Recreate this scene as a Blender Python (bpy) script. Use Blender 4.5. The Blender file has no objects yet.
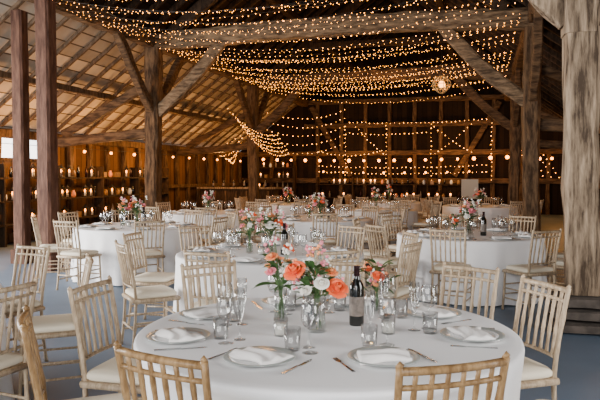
import bpy, math, random
from mathutils import Vector, Matrix
random.seed(7)
R=random.random
def U(a,b): return a+(b-a)*random.random()
scene=bpy.context.scene
BA=math.radians(15.9); CB=math.cos(BA); SB=math.sin(BA)
def barn(p,s,z=0): return Vector((p*CB+s*SB, -p*SB+s*CB, z))

# ---------------- materials ----------------
def newmat(name):
    m=bpy.data.materials.new(name); m.use_nodes=True
    nt=m.node_tree; b=nt.nodes['Principled BSDF']; return m,nt,b
def simple(name,col,rough=.5,metal=0,spec=None,bump=0,bscale=60,sheen=0,var=0,sub=0):
    m,nt,b=newmat(name)
    b.inputs['Base Color'].default_value=(*col,1); b.inputs['Roughness'].default_value=rough
    b.inputs['Metallic'].default_value=metal
    if spec is not None: b.inputs['Specular IOR Level'].default_value=spec
    tc=nt.nodes.new('ShaderNodeTexCoord'); n=nt.nodes.new('ShaderNodeTexNoise')
    n.inputs['Scale'].default_value=bscale; n.inputs['Detail'].default_value=4
    nt.links.new(tc.outputs['Object'],n.inputs['Vector'])
    if bump:
        bp=nt.nodes.new('ShaderNodeBump'); bp.inputs['Strength'].default_value=bump; bp.inputs['Distance'].default_value=.01
        nt.links.new(n.outputs['Fac'],bp.inputs['Height']); nt.links.new(bp.outputs['Normal'],b.inputs['Normal'])
    if var:
        r=nt.nodes.new('ShaderNodeValToRGB')
        r.color_ramp.elements[0].position=.3; r.color_ramp.elements[1].position=.7
        r.color_ramp.elements[0].color=(*[c*(1-var) for c in col],1)
        r.color_ramp.elements[1].color=(*[min(1,c*(1+var)) for c in col],1)
        nt.links.new(n.outputs['Fac'],r.inputs['Fac']); nt.links.new(r.outputs['Color'],b.inputs['Base Color'])
    return m
def wood(name,c1,c2,scale=(6,6,1.2),rough=.8,bump=.6):
    m,nt,b=newmat(name); L=nt.links.new
    tc=nt.nodes.new('ShaderNodeTexCoord'); mp=nt.nodes.new('ShaderNodeMapping'); mp.inputs['Scale'].default_value=scale
    n=nt.nodes.new('ShaderNodeTexNoise'); n.inputs['Scale'].default_value=2.5; n.inputs['Detail'].default_value=8; n.inputs['Roughness'].default_value=.65
    r=nt.nodes.new('ShaderNodeValToRGB'); r.color_ramp.elements[0].position=.38; r.color_ramp.elements[1].position=.64
    r.color_ramp.elements[0].color=(*c1,1); r.color_ramp.elements[1].color=(*c2,1)
    L(tc.outputs['Object'],mp.inputs['Vector']); L(mp.outputs['Vector'],n.inputs['Vector']); L(n.outputs['Fac'],r.inputs['Fac'])
    L(r.outputs['Color'],b.inputs['Base Color']); b.inputs['Roughness'].default_value=rough
    b.inputs['Specular IOR Level'].default_value=.2
    bp=nt.nodes.new('ShaderNodeBump'); bp.inputs['Strength'].default_value=bump; bp.inputs['Distance'].default_value=.03
    L(n.outputs['Fac'],bp.inputs['Height']); L(bp.outputs['Normal'],b.inputs['Normal'])
    return m
def boards(name,c1,c2,axis,width,gapc,rough=.85,gap=.06):
    m,nt,b=newmat(name); L=nt.links.new
    tc=nt.nodes.new('ShaderNodeTexCoord'); sx=nt.nodes.new('ShaderNodeSeparateXYZ'); L(tc.outputs['Object'],sx.inputs[0])
    d=nt.nodes.new('ShaderNodeMath'); d.operation='DIVIDE'; d.inputs[1].default_value=width; L(sx.outputs[axis],d.inputs[0])
    fl=nt.nodes.new('ShaderNodeMath'); fl.operation='FLOOR'; L(d.outputs[0],fl.inputs[0])
    fr=nt.nodes.new('ShaderNodeMath'); fr.operation='FRACT'; L(d.outputs[0],fr.inputs[0])
    wn=nt.nodes.new('ShaderNodeTexWhiteNoise'); wn.noise_dimensions='1D'; L(fl.outputs[0],wn.inputs['W'])
    n=nt.nodes.new('ShaderNodeTexNoise'); n.inputs['Scale'].default_value=3; n.inputs['Detail'].default_value=6; L(tc.outputs['Object'],n.inputs['Vector'])
    ad=nt.nodes.new('ShaderNodeMath'); ad.operation='MULTIPLY_ADD'; ad.inputs[1].default_value=.5; L(wn.outputs['Value'],ad.inputs[0])
    h=nt.nodes.new('ShaderNodeMath'); h.operation='MULTIPLY'; h.inputs[1].default_value=.5; L(n.outputs['Fac'],h.inputs[0]); L(h.outputs[0],ad.inputs[2])
    r=nt.nodes.new('ShaderNodeValToRGB'); r.color_ramp.elements[0].position=.15; r.color_ramp.elements[1].position=.85
    r.color_ramp.elements[0].color=(*c1,1); r.color_ramp.elements[1].color=(*c2,1); L(ad.outputs[0],r.inputs['Fac'])
    lt=nt.nodes.new('ShaderNodeMath'); lt.operation='LESS_THAN'; lt.inputs[1].default_value=gap; L(fr.outputs[0],lt.inputs[0])
    mx=nt.nodes.new('ShaderNodeMix'); mx.data_type='RGBA'; L(lt.outputs[0],mx.inputs[0]); L(r.outputs['Color'],mx.inputs[6]); mx.inputs[7].default_value=(*gapc,1)
    L(mx.outputs[2],b.inputs['Base Color']); b.inputs['Roughness'].default_value=rough; b.inputs['Specular IOR Level'].default_value=.15
    return m
def emis(name,col,st):
    m,nt,b=newmat(name); b.inputs['Base Color'].default_value=(*col,1)
    b.inputs['Emission Color'].default_value=(*col,1); b.inputs['Emission Strength'].default_value=st
    try: m.cycles.emission_sampling='NONE'
    except Exception: pass
    return m
def glassm(name,tint=(1,1,1),base=.05,k=.85,pwr=1.5):
    m,nt,b=newmat(name); nt.nodes.remove(b); L=nt.links.new
    out=nt.nodes['Material Output']; t=nt.nodes.new('ShaderNodeBsdfTransparent'); t.inputs[0].default_value=(*tint,1)
    g=nt.nodes.new('ShaderNodeBsdfGlossy'); g.inputs['Roughness'].default_value=.03
    lw=nt.nodes.new('ShaderNodeLayerWeight'); lw.inputs[0].default_value=.35
    pw=nt.nodes.new('ShaderNodeMath'); pw.operation='POWER'; pw.inputs[1].default_value=pwr
    a=nt.nodes.new('ShaderNodeMath'); a.operation='MULTIPLY_ADD'; a.inputs[1].default_value=k; a.inputs[2].default_value=base
    L(lw.outputs['Facing'],pw.inputs[0]); L(pw.outputs[0],a.inputs[0])
    mx=nt.nodes.new('ShaderNodeMixShader'); L(a.outputs[0],mx.inputs[0]); L(t.outputs[0],mx.inputs[1]); L(g.outputs[0],mx.inputs[2]); L(mx.outputs[0],out.inputs[0])
    return m
M={}
M['timber']=wood('old_oak',(.032,.018,.010),(.15,.088,.045))
M['timber_h']=wood('old_oak_beam',(.032,.018,.010),(.14,.082,.042),scale=(1.2,6,6))
M['tie']=wood('oak_tie_beam',(.055,.034,.019),(.25,.165,.095),scale=(1.2,6,6))
M['pale']=wood('pale_oak',(.055,.036,.023),(.37,.27,.18),scale=(7,7,.8),bump=1)
M['red']=wood('redwood_post',(.05,.022,.014),(.12,.058,.037))
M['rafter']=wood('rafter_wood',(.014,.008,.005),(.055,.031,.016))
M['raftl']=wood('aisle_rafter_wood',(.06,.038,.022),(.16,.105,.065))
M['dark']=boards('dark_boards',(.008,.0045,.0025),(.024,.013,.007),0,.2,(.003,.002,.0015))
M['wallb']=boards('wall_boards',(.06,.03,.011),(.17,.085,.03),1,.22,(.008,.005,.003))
M['roof_sunlit']=boards('roof_boards_sunlit',(.30,.25,.19),(.66,.57,.45),2,.2,(.10,.07,.045),gap=.1)  # left aisle boards: sunlit look put into the paler colour
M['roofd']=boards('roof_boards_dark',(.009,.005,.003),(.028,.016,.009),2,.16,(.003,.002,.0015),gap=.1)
M['floor']=simple('concrete',(.125,.17,.235),.5,var=.14,bscale=1.5,bump=.1)
M['cloth']=simple('linen_cloth',(.88,.87,.88),.9,bump=.05,bscale=300,spec=.1)
M['napkin']=simple('napkin_linen',(.86,.83,.81),.9,bump=.2,bscale=200,spec=.1)
M['china']=simple('china',(.72,.73,.74),.15)
M['charger']=simple('charger_rim',(.34,.37,.36),.3)
M['steel']=simple('cutlery_steel',(.6,.6,.6),.2,metal=1)
M['lime']=wood('champagne_wood',(.29,.21,.135),(.54,.42,.29),scale=(20,20,5),rough=.35,bump=.1)
M['gold']=wood('natural_wood',(.16,.09,.038),(.33,.205,.095),scale=(20,20,5),rough=.3,bump=.1)
M['cushion']=simple('ivory_cushion',(.74,.66,.52),.85,bump=.1,bscale=90)
M['glass']=glassm('clear_glass',(.98,.985,.985))
M['water']=glassm('vase_water',(.85,.9,.86),base=.02,k=.4)
M['bottle']=simple('bottle_glass',(.006,.007,.006),.08,spec=.8)
M['label']=simple('bottle_label',(.16,.13,.11),.6,var=.4,bscale=40)
M['foil']=simple('foil',(.03,.01,.012),.3,metal=.6)
M['coral']=simple('coral_petal',(.90,.14,.04),.6,var=.15,bscale=30)
M['peach']=simple('peach_petal',(.92,.34,.14),.6,var=.12,bscale=30)
M['pink']=simple('pink_petal',(.80,.25,.30),.6,var=.15,bscale=30)
M['white']=simple('white_petal',(.85,.82,.74),.6)
M['leaf']=simple('leaf',(.045,.11,.028),.55,var=.3,bscale=20)
M['stem']=simple('stem',(.08,.16,.045),.6)
M['wax']=simple('candle_wax',(.85,.82,.74),.5)
M['wire']=simple('wire',(.015,.009,.006),.6)
M['bulb']=emis('fairy_bulb',(1,.36,.05),10)
M['globe']=emis('festoon_bulb',(1,.29,.03),15)
M['stone']=simple('padstone',(.07,.055,.045),.9,var=.5,bscale=9,bump=.8)
M['paper']=simple('sign_board',(.42,.38,.32),.7)
M['wicker']=simple('wicker',(.5,.36,.16),.7)
M['winglass']=emis('window_daylight',(.85,.95,1),4)

# ---------------- mesh builder ----------------
class MB:
    def __init__(s): s.v=[];s.f=[];s.m=[];s.sm=[];s.mats=[]
    def mi(s,n):
        if n not in s.mats: s.mats.append(n)
        return s.mats.index(n)
    def add(s,vs,fs,mat,smooth=True):
        o=len(s.v); i=s.mi(mat); s.v+=[tuple(v) for v in vs]
        for f in fs: s.f.append(tuple(o+k for k in f)); s.m.append(i); s.sm.append(smooth)
    def lathe(s,prof,n,mat,c=(0,0,0),smooth=True,cap=True):
        vs=[];fs=[]
        for r,z in prof:
            for k in range(n):
                a=2*math.pi*k/n; vs.append((c[0]+r*math.cos(a),c[1]+r*math.sin(a),c[2]+z))
        for i in range(len(prof)-1):
            for k in range(n):
                k2=(k+1)%n; fs.append((i*n+k,i*n+k2,(i+1)*n+k2,(i+1)*n+k))
        if cap:
            if prof[0][0]>.0005: fs.append(tuple(range(n-1,-1,-1)))
            if prof[-1][0]>.0005: fs.append(tuple((len(prof)-1)*n+k for k in range(n)))
        s.add(vs,fs,mat,smooth)
    def tube(s,pts,r,n,mat,smooth=True):
        pts=[Vector(p) for p in pts]; N=len(pts)
        if not isinstance(r,(list,tuple)): r=[r]*N
        vs=[];fs=[]; t=(pts[1]-pts[0]).normalized()
        u=t.orthogonal().normalized()
        for i,p in enumerate(pts):
            a=pts[max(0,i-1)]; b=pts[min(N-1,i+1)]; t=(b-a).normalized()
            u=(u-t*u.dot(t)).normalized(); w=t.cross(u)
            for k in range(n):
                an=2*math.pi*k/n; vs.append(p+(u*math.cos(an)+w*math.sin(an))*r[i])
        for i in range(N-1):
            for k in range(n):
                k2=(k+1)%n; fs.append((i*n+k,i*n+k2,(i+1)*n+k2,(i+1)*n+k))
        fs.append(tuple(range(n-1,-1,-1))); fs.append(tuple((N-1)*n+k for k in range(n)))
        s.add(vs,fs,mat,smooth)
    def box(s,c,sz,mat,rot=None):
        vs=[]
        for x in(-1,1):
            for y in(-1,1):
                for z in(-1,1):
                    v=Vector((x*sz[0]/2,y*sz[1]/2,z*sz[2]/2))
                    if rot: v=rot@v
                    vs.append(v+Vector(c))
        s.add(vs,[(0,1,3,2),(4,6,7,5),(0,4,5,1),(2,3,7,6),(0,2,6,4),(1,5,7,3)],mat,False)
    def timber(s,p0,p1,w,h,mat,jit=.012,bend=0,bdir=(0,0,1),ws=1.0,wob=1.2):
        p0=Vector(p0);p1=Vector(p1);L=(p1-p0).length;N=max(2,int(L/.25))
        t=(p1-p0).normalized(); up=Vector((0,0,1)) if abs(t.z)<.9 else Vector((0,1,0))
        sd=t.cross(up).normalized(); up=sd.cross(t).normalized(); bd=Vector(bdir)
        cs=[(-.5,-.36),(-.36,-.5),(.36,-.5),(.5,-.36),(.5,.36),(.36,.5),(-.36,.5),(-.5,.36)]
        vs=[];fs=[]
        ph=U(0,6)
        for i in range(N+1):
            f=i/N; c=p0.lerp(p1,f)+bd*bend*math.sin(math.pi*f)+sd*jit*wob*math.sin(f*5+ph)
            k=1+(ws-1)*f
            for a,b in cs:
                vs.append(c+sd*(a*w*k+U(-jit,jit))+up*(b*h*k+U(-jit,jit)))
        for i in range(N):
            for k in range(8):
                k2=(k+1)%8; fs.append((i*8+k,i*8+k2,(i+1)*8+k2,(i+1)*8+k))
        fs.append(tuple(range(7,-1,-1))); fs.append(tuple(N*8+k for k in range(8)))
        s.add(vs,fs,mat,False)
    def ball(s,c,r,mat,n=6,m=4,sq=1):
        prof=[(max(.0001,r*math.sin(math.pi*i/m)),-r*sq*math.cos(math.pi*i/m)) for i in range(m+1)]
        s.lathe(prof,n,mat,c,True,False)
    def octa(s,c,r,mat):
        x,y,z=c
        s.add([(x+r,y,z),(x-r,y,z),(x,y+r,z),(x,y-r,z),(x,y,z+r),(x,y,z-r)],
          [(0,2,4),(2,1,4),(1,3,4),(3,0,4),(2,0,5),(1,2,5),(3,1,5),(0,3,5)],mat)
    def mesh(s,name):
        me=bpy.data.meshes.new(name); me.from_pydata(s.v,[],s.f)
        for n in s.mats: me.materials.append(M[n])
        me.polygons.foreach_set('material_index',s.m); me.polygons.foreach_set('use_smooth',s.sm); me.update()
        return me
def place(me,name,loc=(0,0,0),rz=0,sc=1):
    o=bpy.data.objects.new(name,me); o.location=loc; o.rotation_euler[2]=rz; o.scale=(sc,sc,sc)
    scene.collection.objects.link(o); return o
def barnobj(mb,name): return place(mb.mesh(name),name,(0,0,0),-BA)

# ---------------- barn shell (local: x=p, y=s) ----------------
PL,PR=-7.3,.92; EL,ER=-10.2,3.8; HP,HE=4.6,2.5; RX=(PL+PR)/2; HR=HP+.75*(RX-PL)
S0,S1=-4,26.5
mb=MB(); mb.box(((EL+ER)/2,(S0+S1)/2,-.05),(ER-EL+.4,S1-S0+.4,.1),'floor'); barnobj(mb,'floor')
mb=MB()
def slab(a,b,mat):
    t=.05
    vs=[(a[0],S0,a[1]),(b[0],S0,b[1]),(b[0],S1+.1,b[1]),(a[0],S1+.1,a[1])]
    vs+=[(x,y,z+t) for x,y,z in vs]
    mb.add(vs,[(0,1,2,3),(7,6,5,4),(0,4,5,1),(1,5,6,2),(2,6,7,3),(3,7,4,0)],mat,False)
slab((EL-.2,HE+.05),(PL,HP+.2),'roof_sunlit'); slab((PL,HP+.2),(RX,HR+.2),'roofd')
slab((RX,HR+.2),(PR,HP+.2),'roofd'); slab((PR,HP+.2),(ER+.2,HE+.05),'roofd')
barnobj(mb,'ceiling')
mb=MB()
s=S0+.3; i=0
while s<S1:
    for a,b in(((EL,HE+.1),(RX,HR+.1)),((ER,HE+.1),(RX,HR+.1))):
        px=PL if a[0]<RX else PR
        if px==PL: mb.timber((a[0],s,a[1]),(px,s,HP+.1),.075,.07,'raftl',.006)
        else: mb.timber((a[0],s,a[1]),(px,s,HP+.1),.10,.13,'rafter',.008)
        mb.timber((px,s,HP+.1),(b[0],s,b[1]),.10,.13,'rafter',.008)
    s+=.62; i+=1
for e in(PL,PR):
    x=e+(RX-e)*.5; z=HP+(HR-HP)*.5-.08
    mb.timber((x,S0,z),(x,S1-.1,z),.2,.22,'rafter')
mb.timber((-8.8,S0,3.42),(-8.8,S1-.1,3.42),.13,.13,'raftl')
barnobj(mb,'roof_rafters')
# walls
def wallside(name,x,s0,s1,inn):
    mb=MB(); mb.box((x-inn*.05,(s0+s1)/2,HE/2),(.06,s1-s0,HE),'wallb')
    q=s0+.2
    while q<s1:
        mb.timber((x+inn*.06,q,0),(x+inn*.06,q,HE-.12),.12,.14,'timber',.01); q+=.85
    mb.timber((x+inn*.06,s0,HE-.06),(x+inn*.06,s1-.1,HE-.06),.2,.2,'timber',.012)
    mb.timber((x+inn*.1,s0,1.15),(x+inn*.1,s1-.1,1.15),.08,.12,'timber',.008)
    mb.timber((x+inn*.08,s0,.12),(x+inn*.08,s1-.1,.12),.2,.22,'timber',.012)
    return barnobj(mb,name)
wallside('wall_left',EL,8,S1,1); wallside('wall_right',ER,S0,S1,-1)
mb=MB()
y=S1
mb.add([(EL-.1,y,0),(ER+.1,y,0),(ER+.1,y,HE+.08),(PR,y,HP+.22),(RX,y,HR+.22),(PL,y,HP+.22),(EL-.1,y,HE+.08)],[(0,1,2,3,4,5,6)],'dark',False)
q=EL+.4
while q<ER:
    top=HE if(q<PL or q>PR) else HP-.1
    mb.timber((q,y-.1,0),(q,y-.1,top),.15,.16,'timber',.012); q+=1.02
for z in(1.3,2.45,3.6,HP):
    a,b=(EL,ER) if z<2.5 else (PL,PR)
    mb.timber((a,y-.16,z),(b,y-.16,z),.16,.2,'timber_h',.012)
mb.timber((PL+.3,y-.2,HP-.2),(PL+2,y-.2,1.5),.12,.2,'timber_h'); mb.timber((PR-.3,y-.2,HP-.2),(PR-2,y-.2,1.5),.12,.2,'timber_h')
barnobj(mb,'wall_back')
# window in left wall
mb=MB(); x=EL+.02
mb.box((x+.03,11.9,2.12),(.03,2.6,.46),'winglass')
for k in range(4): mb.box((x+.06,10.6+k*.867,2.12),(.06,.07,.5),'timber')
mb.box((x+.06,11.9,2.37),(.06,2.7,.07),'timber'); mb.box((x+.06,11.9,1.87),(.06,2.7,.07),'timber')
barnobj(mb,'window_1')
# trusses
def truss(s,name,tm):
    mb=MB()
    for x,sg in((PL,1),(PR,-1)):
        mb.timber((x,s,0),(x,s,HP-.15),.30,.30,'timber',.018,ws=1.12)
        mb.timber((x+sg*.1,s,2.95),(x+sg*1.75,s,HP-.05),.16,.26,tm,.012,bend=-.12)
        mb.timber((x,s-.1,3.0),(x,s-1.5,HP-.1),.16,.22,'timber_h',.012)
        mb.timber((x,s+.1,3.0),(x,s+1.5,HP-.1),.16,.22,'timber_h',.012)
        e=EL+.2 if x==PL else ER-.2
        mb.timber((x,s,HE+.0),(e,s,HE-.2),.22,.22,'timber_h',.015)
        mb.timber((x-sg*.1,s,3.6),(e+sg*.3,s,HE+.0),.14,.2,'timber_h',.015)
    mb.timber((PL-.1,s,HP-.05),(PR+.1,s,HP-.05),.3,.38,tm,.02,bend=.10)
    mb.timber((PL+.5,s,HP+.15),(RX-.1,s,HR-.35),.2,.24,'rafter'); mb.timber((PR-.5,s,HP+.15),(RX+.1,s,HR-.35),.2,.24,'rafter')
    mb.timber((PL+1.9,s,HP+1.05),(PR-1.9,s,HP+1.05),.2,.22,'rafter')
    return barnobj(mb,name)
truss(13.3,'timber_truss','tie'); truss(20,'timber_truss','timber_h')
mb=MB()
for x in(PL,PR): mb.timber((x,S0,HP-.02),(x,S1-.2,HP-.02),.28,.3,'timber_h',.02)
barnobj(mb,'arcade_beams')
# right front post (pale, hewn) with padstone
mb=MB(); x,s=.90,6.7
mb.timber((x+.04,s,.362),(x-.01,s,2.9),.30,.31,'pale',.013,wob=.8)
mb.timber((x-.01,s,2.85),(x,s,HP-.15),.31,.33,'pale',.016,ws=1.5,wob=.5)
mb.timber((x-.1,s,3.0),(x-1.35,s,HP),.16,.26,'pale',.012,bend=-.10)
mb.timber((x+.1,s,2.6),(ER-.2,s,2.4),.2,.24,'pale',.015)
barnobj(mb,'timber_post')
mb=MB()
for k in range(3): mb.timber((x-.24+.01*k,s,.06+k*.12),(x+.31-.02*k,s,.06+k*.12),.54-.04*k,.10,'stone',.009)
barnobj(mb,'post_padstone')
# two squared reddish posts, left
for P,w,h in(((-4.02,10.2),.25,4.9),((-4.78,11.0),.22,4.3)):
    mb=MB(); mb.timber((0,0,0),(0,0,h),w,w,'red',.004); mb.box((0,0,.12),(w+.06,w+.06,.24),'red')
    place(mb.mesh('square_post'),'square_post',(P[0],P[1],0),-BA)

# ---------------- chairs ----------------
def chair_mesh(name,wm):
    mb=MB()
    def leg(pts):
        P=[Vector(p) for p in pts]; out=[];rr=[]
        for i in range(len(P)-1):
            n=4
            for k in range(n):
                out.append(P[i].lerp(P[i+1],k/n)); rr.append(.0155 if k==0 else .0128)
        out.append(P[-1]); rr.append(.013); mb.tube(out,rr,8,wm)
    for sx in(-1,1):
        leg([(sx*.195,.20,0),(sx*.188,.185,.22),(sx*.185,.18,.44)])
        leg([(sx*.185,-.215,0),(sx*.178,-.19,.22),(sx*.175,-.18,.44),(sx*.178,-.195,.6),(sx*.182,-.225,.76),(sx*.188,-.255,.92)])
        mb.tube([(sx*.192,.19,.14),(sx*.182,-.2,.14)],.0095,6,wm)
        mb.tube([(sx*.19,.19,.25),(sx*.18,-.195,.25)],.0095,6,wm)
        mb.octa((sx*.188,-.256,.925),.016,wm)
    for z,yf in((.18,.19),(.29,.185)): mb.tube([(-.188,yf,z),(.188,yf,z)],.0095,6,wm)
    mb.tube([(-.18,-.2,.2),(.18,-.2,.2)],.0095,6,wm)
    for a,b in(((-.2,.19,.44),(.2,.19,.44)),((-.19,-.19,.44),(.19,-.19,.44)),((-.195,-.19,.44),(-.2,.19,.44)),((.195,-.19,.44),(.2,.19,.44))):
        mb.tube([a,b],.018,8,wm)
    mb.box((0,0,.445),(.37,.37,.02),wm)
    prof=[(.92,.455),(1,.468),(1,.488),(.93,.502),(.55,.508),(.001,.508)]
    vs=[];fs=[];n=32
    for f,z in prof:
        for k in range(n):
            a=2*math.pi*k/n; c,sn=math.cos(a),math.sin(a); e=.28
            X=math.copysign(abs(c)**e,c); Y=math.copysign(abs(sn)**e,sn)
            vs.append((X*.195*f,Y*.19*f,z))
    for i in range(len(prof)-1):
        for k in range(n): fs.append((i*n+k,i*n+(k+1)%n,(i+1)*n+(k+1)%n,(i+1)*n+k))
    fs.append(tuple(range(n-1,-1,-1))); mb.add(vs,fs,'cushion')
    def yb(z): return -.18-.075*max(0,(z-.46)/.46)**1.3
    def rail(z,r,bow=.02):
        mb.tube([(x,yb(z)-bow*(1-(x/.185)**2),z) for x in(-.185,-.12,-.06,0,.06,.12,.185)],r,8,wm)
    rail(.905,.0145); rail(.85,.010); rail(.56,.0105)
    for k in range(6):
        x=-.135+.054*k; b=.02*(1-(x/.185)**2)
        z0,z1=.56,.905
        pts=[];rr=[]
        for j in range(9):
            z=z0+(z1-z0)*j/8; pts.append((x,yb(z)-b,z)); rr.append(.0088 if j%3 else .0108)
        mb.tube(pts,rr,6,wm)
    return mb.mesh(name)
CH_L=chair_mesh('chair_lime','lime'); CH_G=chair_mesh('chair_natural','gold')
def chair_at(back,target,me,twist=0):
    b=Vector(back);t=Vector(target);n=(t-b).normalized(); c=b+n*.25
    place(me,'chiavari_chair',(c.x,c.y,0),math.atan2(n.y,n.x)-math.pi/2+twist)

# ---------------- tables ----------------
TR=.91;TZ=.75
def cloth_mesh(name,seed,indents=()):
    rd=random.Random(seed); mb=MB(); n=144
    ph=[rd.uniform(0,6.28) for _ in range(4)]
    rings=[(.001,TZ,0),(.3,TZ,0),(.6,TZ,0),(.85,TZ,0),(TR-.012,TZ,0),(TR,TZ-.006,0),(TR+.004,TZ-.02,.0)]
    for z in(.68,.6,.5,.4,.3,.2,.1,.015): rings.append((TR+.002,z,(TZ-z)/TZ))
    vs=[];fs=[]
    for r,z,d in rings:
        for k in range(n):
            a=2*math.pi*k/n; rr=r
            if d>0:
                rr+= d*.06*(.5+.5*math.sin(9*a+ph[0]+.8*math.sin(2*a+ph[1]))) + d*.024*math.sin(23*a+ph[2])
                for ang,ri in indents:
                    da=abs((a-ang+math.pi)%(2*math.pi)-math.pi)
                    w=1 if da<.30 else max(0,1-(da-.30)/.14)
                    w=w*w*(3-2*w)
                    g=min(1,max(0,(.74-z)/.18)); rr=rr*(1-w*g)+min(rr,ri)*w*g
            vs.append((rr*math.cos(a),rr*math.sin(a),z))
    for i in range(len(rings)-1):
        for k in range(n): fs.append((i*n+k,(i+1)*n+k,(i+1)*n+(k+1)%n,i*n+(k+1)%n))
    mb.add(vs,fs,'cloth'); return mb.mesh(name)
# tableware
mb=MB(); mb.lathe([(.06,0),(.075,.003),(.125,.012),(.148,.018),(.146,.020),(.12,.016)],40,'charger',cap=False)
mb.lathe([(.075,.003),(.12,.016),(.10,.011),(.07,.008),(.0005,.008)],40,'china',cap=False)
mb.lathe([(.0005,0),(.06,0),(.075,.003)],40,'china',cap=False); PLATE=mb.mesh('plate')
def napkin_mesh():
    mb=MB(); vs=[];fs=[];nx,ny=18,12
    for side in(0,1):
        for j in range(ny+1):
            for i in range(nx+1):
                u=i/nx*2-1;v=j/ny*2-1
                w=.055+.028*abs(u)**1.5
                z=.012+.020*(1-v*v)*(1-.5*u*u)+.006*math.sin(v*7+u*2)
                if side: z=.001
                vs.append((u*.105+.01*v,v*w+.01*math.sin(u*3),z))
    K=(nx+1)*(ny+1)
    for sd in(0,1):
        for j in range(ny):
            for i in range(nx):
                a=sd*K+j*(nx+1)+i; f=(a,a+1,a+nx+2,a+nx+1); fs.append(f if sd==0 else f[::-1])
    for i in range(nx):
        fs.append((i,i+K,i+1+K,i+1)); a=ny*(nx+1)+i; fs.append((a,a+1,a+1+K,a+K))
    for j in range(ny):
        a=j*(nx+1); b=a+nx+1; fs.append((a,b,b+K,a+K)); a+=nx;b+=nx; fs.append((a,a+K,b+K,b))
    mb.add(vs,fs,'napkin'); return mb.mesh('napkin')
NAP=napkin_mesh()
def flat(mb,outline,z0,z1,mat):
    n=len(outline); vs=[(x,y,z0) for x,y in outline]+[(x,y,z1) for x,y in outline]
    fs=[tuple(range(n-1,-1,-1)),tuple(range(n,2*n))]+[(k,(k+1)%n,n+(k+1)%n,n+k) for k in range(n)]
    mb.add(vs,fs,mat,False)
mb=MB(); flat(mb,[(-.007,-.1),(.007,-.1),(.005,-.02),(.003,.03),(-.003,.03),(-.005,-.02)],0,.003,'steel')
flat(mb,[(-.003,.03),(.003,.03),(.011,.05),(.011,.06),(-.011,.06),(-.011,.05)],0,.003,'steel')
for k in range(4): flat(mb,[(-.011+k*.006,.06),(-.007+k*.006,.06),(-.0075+k*.006,.1),(-.0105+k*.006,.1)],0,.003,'steel')
FORK=mb.mesh('fork')
mb=MB(); flat(mb,[(-.007,-.115),(.007,-.115),(.006,-.01),(.006,0),(-.006,0),(-.006,-.01)],0,.005,'steel')
flat(mb,[(-.006,0),(.007,0),(.010,.04),(.009,.09),(0,.115),(-.006,.1)],0,.002,'steel'); KNIFE=mb.mesh('knife')
mb=MB(); mb.lathe([(.0005,.002),(.034,0),(.035,.002),(.012,.006),(.0042,.012),(.0036,.09),(.006,.1),(.028,.115),(.039,.14),(.041,.165),(.036,.2),(.033,.215),(.0318,.215),(.035,.2),(.0395,.165),(.0375,.141),(.027,.117),(.0005,.104)],24,'glass',cap=False); WG=mb.mesh('wine_glass')
mb=MB(); mb.lathe([(.0005,0),(.031,0),(.033,.006),(.037,.1),(.0358,.1),(.032,.01),(.0005,.01)],24,'glass',cap=False); TG=mb.mesh('tumbler')
mb=MB(); mb.lathe([(.0005,.002),(.03,0),(.031,.002),(.01,.006),(.004,.012),(.004,.085),(.012,.1),(.023,.13),(.026,.19),(.024,.235),(.023,.235),(.0245,.19),(.0215,.132),(.0005,.1)],20,'glass',cap=False); FL=mb.mesh('champagne_flute')
mb=MB(); mb.lathe([(.0005,0),(.034,0),(.036,.004),(.037,.02),(.037,.185),(.034,.205),(.02,.228),(.015,.245),(.0145,.25)],32,'bottle',cap=False)
mb.lathe([(.0148,.246),(.0148,.292),(.0165,.293),(.0165,.3),(.0005,.3)],24,'foil',cap=False)
mb.lathe([(.0374,.05),(.0376,.052),(.0376,.145),(.0374,.147)],32,'label',cap=False); BOT=mb.mesh('wine_bottle')
mb=MB(); mb.lathe([(.0005,0),(.03,0),(.032,.004),(.034,.085),(.0325,.085),(.03,.008),(.0005,.008)],24,'glass',cap=False)
mb.lathe([(.0005,.009),(.027,.009),(.027,.06),(.0005,.058)],20,'wax',cap=False); mb.tube([(0,0,.057),(.001,0,.068)],.0012,5,'wire'); CAN=mb.mesh('votive_candle')

# flowers
def rose(mb,c,nrm,Rr,mat,rd):
    q=Vector(nrm).normalized().to_track_quat('Z','Y').to_matrix(); c=Vector(c)
    for tilt,cnt,sc in((.08,3,.85),(.3,4,.9),(.6,5,.95),(.95,6,1.0)):
        for k in range(cnt):
            a0=2*math.pi*k/cnt+rd.uniform(-.3,.3)+tilt*3; vs=[];fs=[]
            wmax=math.pi/cnt*1.25
            for j in range(5):
                t=j/4
                for i in range(5):
                    a=(i/4-.5)*2; w=wmax*(.55+.45*math.sin(math.pi*min(1,t*.75+.1)))
                    r=Rr*sc*(.10+tilt*t*.85+.14*math.sin(math.pi*t))+Rr*.08*t*t*tilt
                    z=Rr*((1.0-.62*tilt)*math.sin(t*1.45)-.10*a*a*t-.12*tilt*t**3)
                    v=Vector((r*math.cos(a0+a*w),r*math.sin(a0+a*w),z-Rr*.25))
                    vs.append(c+q@v)
            for j in range(4):
                for i in range(4): b=j*5+i; fs.append((b,b+1,b+6,b+5))
            mb.add(vs,fs,mat)
    mb.ball(c,Rr*.3,mat)
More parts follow.
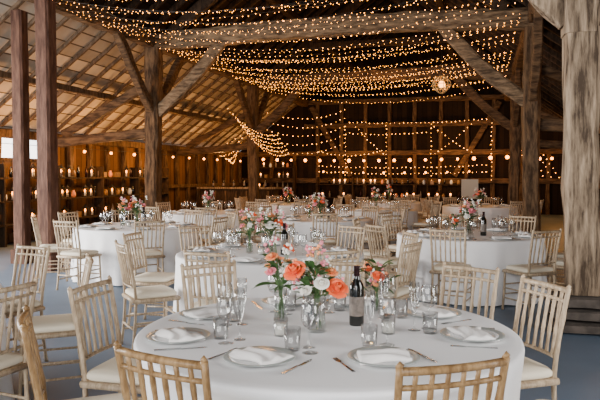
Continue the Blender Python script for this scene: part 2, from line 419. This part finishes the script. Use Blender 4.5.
def leafp(mb,b,d,L,W,rd):
    b=Vector(b);d=Vector(d).normalized(); s=d.cross(Vector((rd.uniform(-.3,.3),rd.uniform(-.3,.3),1))).normalized(); u=s.cross(d)
    vs=[];fs=[]
    for j in range(6):
        t=j/5; w=W*math.sin(math.pi*(t*.92+.05))
        c=b+d*L*t-Vector((0,0,1))*L*.3*t*t
        vs+=[c-s*w+u*w*.3,c,c+s*w+u*w*.3]
    for j in range(5): fs+=[(j*3,j*3+1,j*3+4,j*3+3),(j*3+1,j*3+2,j*3+5,j*3+4)]
    mb.add(vs,fs,'leaf')
def bouquet(name,seed,heads,vh=.15,vr=.045,wisps=10,leaves=26,spread=.12,top=.28):
    rd=random.Random(seed); mb=MB()
    mb.lathe([(.0005,0),(vr*.9,0),(vr,.006),(vr*.85,vh*.6),(vr*.95,vh),(vr*.91,vh),(vr*.8,vh*.6),(vr*.92,.012),(.0005,.01)],28,'glass',cap=False)
    mb.lathe([(.0005,.012),(vr*.9,.012),(vr*.8,vh*.55),(.0005,vh*.55)],20,'water',cap=False)
    for x,y,z,r,mat,nx,ny in heads:
        a=rd.uniform(0,6.28); b=Vector((vr*.5*math.cos(a),vr*.5*math.sin(a),.015))
        e=Vector((x,y,z-r*.3)); m=Vector((x*.12,y*.12,vh)) 
        mb.tube([b,b.lerp(m,.6),m,m.lerp(e,.5)+Vector((0,0,.01)),e],.0022,5,'stem')
        rose(mb,(x,y,z),(nx,ny,1),r,mat,rd)
    for k in range(wisps):
        a=rd.uniform(0,6.28); rr=rd.uniform(.3,1)*spread; z=vh+rd.uniform(.06,top)
        e=Vector((rr*math.cos(a),rr*math.sin(a),z)); m=Vector((e.x*.15,e.y*.15,vh))
        mb.tube([(0,0,.02),m,m.lerp(e,.6)+Vector((0,0,.015)),e],.0014,4,'stem')
        mt=rd.choice(['white','white','peach','pink'])
        for j in range(7):
            mb.ball(e+Vector((rd.uniform(-.018,.018),rd.uniform(-.018,.018),rd.uniform(-.035,.02))),rd.uniform(.005,.010),mt,6,4)
    for k in range(leaves):
        a=rd.uniform(0,6.28); z=vh+rd.uniform(-.01,.14); rr=rd.uniform(0,.05)
        leafp(mb,(rr*math.cos(a),rr*math.sin(a),z),(math.cos(a),math.sin(a),rd.uniform(.1,1.2)),rd.uniform(.06,.12),rd.uniform(.010,.020),rd)
    return mb.mesh(name)
B1=bouquet('bouquet_main',3,[(-.10,-.04,.285,.056,'coral',-.6,-.8),(.09,-.07,.21,.054,'coral',.4,-1),(.02,-.08,.235,.036,'white',0,-1),(-.02,.03,.31,.04,'white',-.1,-.2),(.07,.02,.27,.032,'peach',.2,-.6),(-.05,-.07,.20,.028,'white',-.4,-1),(.03,.08,.26,.04,'coral',.1,.7),(-.08,.07,.24,.04,'peach',-.6,.5)],vh=.16,wisps=18,leaves=64,top=.26)
B2=bouquet('bouquet_small',5,[(-.04,-.03,.19,.035,'coral',-.5,-.6),(.05,-.02,.18,.033,'peach',.6,-.5),(0,.04,.21,.032,'coral',0,.4),(.01,-.05,.15,.026,'white',0,-1)],vh=.11,vr=.033,wisps=7,leaves=24,spread=.07,top=.13)
B3=bouquet('bouquet_tall',8,[(-.05,0,.34,.035,'peach',-.5,-.3),(.04,-.02,.38,.035,'coral',.4,-.4),(-.02,.02,.42,.03,'pink',-.2,0),(.06,.03,.30,.032,'peach',.6,.1),(-.07,-.03,.27,.03,'pink',-.7,-.4),(.01,-.05,.29,.028,'white',0,-1)],vh=.17,vr=.036,wisps=12,leaves=38,spread=.09,top=.27)
B4=bouquet('bouquet_mixed',11,[(-.09,-.03,.27,.045,'pink',-.7,-.3),(.08,-.04,.26,.048,'coral',.7,-.4),(0,-.06,.24,.045,'white',0,-1),(0,.05,.31,.045,'peach',0,.3),(-.13,.02,.21,.036,'white',-1,0),(.13,.02,.22,.036,'pink',1,0),(.04,.08,.26,.04,'coral',.3,.7)],vh=.16,wisps=14,leaves=64,top=.22,spread=.15)

def setting(cx,cy,px,py,full=True,rd=random,few=False):
    d=Vector((cx-px,cy-py)).normalized(); rz=math.atan2(d.y,d.x)-math.pi/2
    place(PLATE,'dinner_plate',(px,py,TZ),rz)
    place(NAP,'napkin',(px,py,TZ+.0075),rz+rd.uniform(-.4,.4))
    r=Vector((d.y,-d.x))
    if full:
        a=Vector((px,py))-r*.18; place(FORK,'fork',(a.x,a.y,TZ+.0005),rz+rd.uniform(-.06,.06))
        a=Vector((px,py))+r*.18; place(KNIFE,'table_knife',(a.x,a.y,TZ+.0005),rz+rd.uniform(-.06,.06))
    for me,nm,f,sd in((WG,'wine_glass',.20,.13),(TG,'water_tumbler',.192,.04),(FL,'champagne_flute',.27,.08)):
        if few and nm=='water_tumbler': continue
        a=Vector((px,py))+d*(f+rd.uniform(-.003,.003))+r*(sd+rd.uniform(-.003,.003)); place(me,nm,(a.x,a.y,TZ),rd.uniform(0,6))

# Table 1
C1=Vector((.13,3.10))
backs=[((-.46,2.08),'G'),((.48,1.98),'G'),((1.33,3.47),'L'),((1.08,4.05),'L'),((.24,4.30),'L'),((-.6,4.2),'L'),((-1.12,3.42),'L'),((-1.12,2.6),'G'),((1.36,2.5),'L')]
ind=[]
for b,k in backs:
    v=Vector(b)-C1; ind.append((math.atan2(v.y,v.x),v.length-.25-.225))
place(cloth_mesh('round_table_cloth',1,ind),'round_table',(C1.x,C1.y,0))
for b,k in backs: chair_at(b,C1,CH_G if k=='G' else CH_L)
rs=random.Random(4)
for px,py in((-.165,2.58),(.34,2.58),(-.56,2.92),(.80,2.95),(-.50,3.40),(.72,3.42),(.32,3.72),(-.08,3.74)):
    setting(C1.x,C1.y,px,py,True,rs)
place(B1,'flower_vase',(.08,3.06,TZ),0,1.06); place(B2,'flower_vase',(.42,3.50,TZ),1,1.1); place(B3,'flower_vase',(-.10,3.27,TZ),.5)
place(BOT,'wine_bottle',(.285,3.20,TZ),.4)
place(CAN,'votive_candle',(-.09,2.98,TZ)); place(CAN,'votive_candle',(.42,3.02,TZ))
# other tables
CL=[cloth_mesh('cloth_a',21),cloth_mesh('cloth_b',22)]
tabs=[((-.29,6.25),.2,B4,9),((2.17,8.2),.1,B4,9),((-2.45,9.6),.35,B4,8),((.36,11.3),0,B4,8),((-2.85,3.95),.35,B1,8),((1.7,14.3),.2,B3,8),((-1.9,13.2),.1,B4,8),((4.5,16.0),.3,B4,8),((-.3,17.2),.3,B4,8),((2.6,18.6),.1,B3,8)]
for i,(c,a0,bq,n) in enumerate(tabs):
    place(CL[i%2],'round_table',(c[0],c[1],0),i*.9)
    for k in range(n):
        a=a0+2*math.pi*k/n+rs.uniform(-.05,.05); r=1.42+rs.uniform(0,.06)
        bx,by=c[0]+r*math.cos(a),c[1]+r*math.sin(a)
        chair_at((bx,by),c,CH_L,rs.uniform(-.1,.1))
        setting(c[0],c[1],c[0]+.70*math.cos(a),c[1]+.70*math.sin(a),c[1]<9,rs,True)
    place(bq,'flower_vase',(c[0],c[1],TZ),i*1.3,1.15)
    if c[1]<12:
        place(B3 if i%2==0 else B2,'flower_vase',(c[0]-.20,c[1]-.05,TZ),i)
        place(BOT,'wine_bottle',(c[0]+.14,c[1]-.16,TZ)); place(CAN,'votive_candle',(c[0]-.08,c[1]-.16,TZ))

# ---------------- fairy lights ----------------
mb=MB()
def string(a,b,sag,sp=.12,br=.0085,mat='bulb',wire=True,jit=.02):
    a=Vector(a);b=Vector(b);L=(b-a).length; n=max(2,int(L/sp)); pts=[]
    for i in range(n+1):
        f=i/n; p=a.lerp(b,f); p.z-=sag*4*f*(1-f); pts.append(p)
        if 0<i<n: mb.octa(p+Vector((U(-jit,jit),U(-jit,jit),U(-jit,jit)-.015)),br*(.75+.03*max(0,p.y))*U(.6,1.25),mat)
    if wire: mb.tube(pts[::3]+[pts[-1]],.003,3,'wire')
s=7.0
while s<20.3:
    g=U(-.7,.7)
    string((PL+.2,s+U(-.6,.6)+.3,4.42),(PR-.2,s+g,4.42),U(.12,.62)); s+=.33
barnobj(mb,'fairy_light_canopy')
mb=MB()
for k in range(6):
    string((PL+.24,17+k*.4,3.5-.15*k),(PL+.24,22+.3*k,3.0-.12*k),.3,.2,.012)
for k in range(5):
    string((PL+.2,20.3,3.7-.3*k),(PL+2.6,23,4.0-.3*k),.35,.2,.012)
    string((PL-.3-.1*k,20.3,3.1-.2*k),(PL-2.2,21+k*.6,2.5-.1*k),.2,.18,.012)
yy=S1-.34
for x in(-5.5,-3.8,-2.0,PR-.6): string((x,yy,3.75),(x+.02,yy,1.2),0,.17,.013)
for z,a,b in((3.75,-5.5,PR-.6),(1.7,PL+.5,PR-.6),(1.95,PL+.5,PR-.6),(3.3,-5.5,-2)):
    string((a,yy,z),(b,yy,z),.1,.17,.013)
string((-5.2,yy,3.7),(-3.8,yy,2.3),.05,.17,.013); string((-2,yy,2.3),(-.3,yy,3.7),.1,.17,.013); string((-2,yy,3.6),(-.3,yy,2.4),.1,.17,.013)
string((PL+.5,yy,2.6),(-3.8,yy,2.6),.25,.17,.013)
for k in range(6): string((PR+.2+.2*k,yy,3.0-.1*k),(PR+.5+.3*k,yy,1.3),0.0,.2,.013)
barnobj(mb,'fairy_lights')
mb=MB()
def fest(a,b,n,sag,r=.055):
    a=Vector(a);b=Vector(b);pts=[]
    for i in range(n+1):
        f=i/n;p=a.lerp(b,f);p.z-=sag*4*f*(1-f);pts.append(p)
        mb.ball(p+Vector((0,0,-.07)),r*U(.7,1.1),'globe',8,6); mb.tube([p,p+Vector((0,0,-.04))],.015,6,'wire')
    mb.tube(pts,.008,4,'wire')
fest((PL-2.4,S1-.4,2.3),(PR,S1-.4,2.3),17,.1,.07)
fest((-6.4,S1-.45,1.75),(-.5,S1-.45,1.75),7,.05,.045)
fest((EL+.3,9.5,2.2),(EL+.3,S1-1,2.2),13,0,.045)
fest((PR+.3,S1-.5,2.3),(ER-.4,S1-.5,2.35),5,.1,.07)
fest((ER-.4,19,2.2),(ER-.4,10,2.2),9,.1)
barnobj(mb,'festoon_lights')

# pendant wicker lantern
mb=MB()
for k in range(12):
    a=math.pi*2*k/12
    mb.tube([((.05+.17*math.sin(math.pi*t/8))*math.cos(a),(.05+.17*math.sin(math.pi*t/8))*math.sin(a),-.2+.4*t/8) for t in range(9)],.008,5,'wicker')
for z,r in((-.2,.05),(-.1,.17),(0,.22),(.1,.17),(.2,.05)): mb.tube([(r*math.cos(t*math.pi/12),r*math.sin(t*math.pi/12),z) for t in range(25)],.008,5,'wicker')
mb.ball((0,0,0),.085,'bulb',12,8); mb.tube([(0,0,.09),(0,0,1.0)],.006,5,'wire')
place(mb.mesh('pendant_lantern'),'pendant_lantern',(3.3,15,3.63))

# candle lanterns + shelving along the left wall and back wall
def lantern_parts(mb,c,h=.3,w=.16):
    x,y,z=c
    mb.box((x,y,z+.01),(w,w,.02),'wire'); mb.box((x,y,z+h),(w,w,.02),'wire')
    for a in(-1,1):
        for b in(-1,1): mb.box((x+a*w*.46,y+b*w*.46,z+h/2),(.012,.012,h),'wire')
    mb.lathe([(w*.6,h+.01),(.02,h+.08),(.012,h+.1)],4,'wire',(x,y,z))
    mb.lathe([(.03,.02),(.03,.12)],8,'wax',(x,y,z)); mb.ball((x,y,z+.155),.03,'globe',6,6,1.5)
rl=random.Random(9)
def shelving(name,p,s0,s1,levels,axis):
    mb=MB(); L=s1-s0; n=max(1,round(L/1.7))
    def P(t,z,off=0): return (p+off,t,z) if axis=='y' else (t,p+off,z)
    for k in range(n+1):
        t=s0+L*k/n; mb.box(P(t,levels[-1]/2+.15),(.3,.05,levels[-1]+.3) if axis=='y' else (.05,.3,levels[-1]+.3),'rafter')
    for z in levels:
        mb.box(P((s0+s1)/2,z),(.3,L,.035) if axis=='y' else (L,.3,.035),'rafter')
        t=s0+.2
        while t<s1-.15:
            q=rl.random(); c=P(t,z+.018)
            if q<.34: lantern_parts(mb,c,.22,.13)
            elif q<.65:
                h=rl.uniform(.8,1.1); mb.lathe([(.035,0),(.037,.15*h),(.015,.22*h),(.014,.28*h)],8,rl.choice(['bottle','label','foil','bottle']),c)
            elif q<.8: mb.lathe([(.04,0),(.06,.05),(.055,.12),(.03,.16),(.035,.18)],10,rl.choice(['china','peach','gold']),c)
            elif q<.9: mb.box((c[0],c[1],c[2]+.07),(.14,.14,.14),'gold')
            t+=rl.uniform(.16,.34)
    return barnobj(mb,name)
shelving('wall_shelving',EL+.42,9.4,18.5,(.45,.95,1.45),'y')
shelving('drinks_shelf',S1-.62,-9.6,-7.6,(.45,.95,1.4,1.85),'x')
shelving('candle_shelf',S1-.62,-6.6,-.6,(.6,1.15),'x')
# bar counter with bottles
mb=MB(); mb.box((0,0,.52),(2.8,.55,1.04),'rafter'); mb.box((0,0,1.07),(3.0,.7,.06),'pale')
for k in range(7): mb.box((-1.2+k*.4,-.29,.5),(.06,.04,.95),'timber')
place(mb.mesh('bar_counter'),'bar_counter',barn(-8.4,21.5),-BA)
for k in range(6):
    place(BOT,'wine_bottle',barn(-9.4+k*.4,21.5,1.101)) 
# easel sign
mb=MB()
mb.box((0,0,1.1),(.5,.03,.6),'paper')
mb.tube([(-.25,.03,0),(-.05,.03,1.5)],.015,6,'rafter'); mb.tube([(.25,.03,0),(.05,.03,1.5)],.015,6,'rafter'); mb.tube([(0,.5,0),(0,.04,1.45)],.015,6,'rafter'); mb.box((0,0,.78),(.6,.06,.03),'rafter')
place(mb.mesh('easel_sign'),'easel_sign',(5.2,19.6,0),-BA)

# ---------------- lights ----------------
def area(name,loc,target,sx,sy,e,col):
    l=bpy.data.lights.new(name,'AREA'); l.shape='RECTANGLE'; l.size=sx; l.size_y=sy; l.energy=e; l.color=col
    o=bpy.data.objects.new(name,l); o.location=loc; o.rotation_euler=(Vector(target)-Vector(loc)).to_track_quat('-Z','Y').to_euler(); scene.collection.objects.link(o)
def point(name,loc,e,col=(1,.46,.13),r=.2):
    l=bpy.data.lights.new(name,'POINT'); l.energy=e; l.color=col; l.shadow_soft_size=r
    o=bpy.data.objects.new(name,l); o.location=loc; scene.collection.objects.link(o)
area('daylight_fill_front',barn(-2.5,-3.5,2.4),barn(-2.5,6,.6),7,3.4,760,(1,.975,.94))  # added area lamp for daylight from the unseen open end behind the camera
area('daylight_fill_left',barn(EL+.1,4.8,1.7),barn(-2,7.0,1.1),5.5,2.6,1650,(1,.98,.955))  # added area lamp for daylight; wall gap out of view left open for it
area('added_fill_right',barn(ER-.2,3.2,1.7),barn(-1,5.0,.8),3,2.4,300,(1,.98,.95))  # added fill lamp for the tables; the right wall has no doorway
for p,s,h,e in((-3,10,3.9,65),(-5,14.5,3.8,80),(-1,16,3.8,85),(-3,19,3.8,85),(-4.5,24.8,2.3,130),(-1,24.8,2.3,130),(-9,11.5,2.0,150),(-9,14.5,2.0,140),(-9,17.5,2.0,140),(-8.6,20.3,2.2,90),(-8.5,24,2.2,90),(2.6,23,2.2,90),(2.6,13,2.2,30)):
    point('warm_lamp',barn(p,s,h),e)
w=bpy.data.worlds.new('World'); scene.world=w; w.use_nodes=True
bg=w.node_tree.nodes['Background']; bg.inputs[0].default_value=(.78,.87,1,1); bg.inputs[1].default_value=.8

cam=bpy.data.cameras.new('Camera'); cam.sensor_width=36; cam.lens=38.4; cam.clip_end=200; cam.clip_start=.05
co=bpy.data.objects.new('Camera',cam); co.location=(0,0,1.5); co.rotation_euler=(math.radians(90-2.15),0,0)
scene.collection.objects.link(co); scene.camera=co
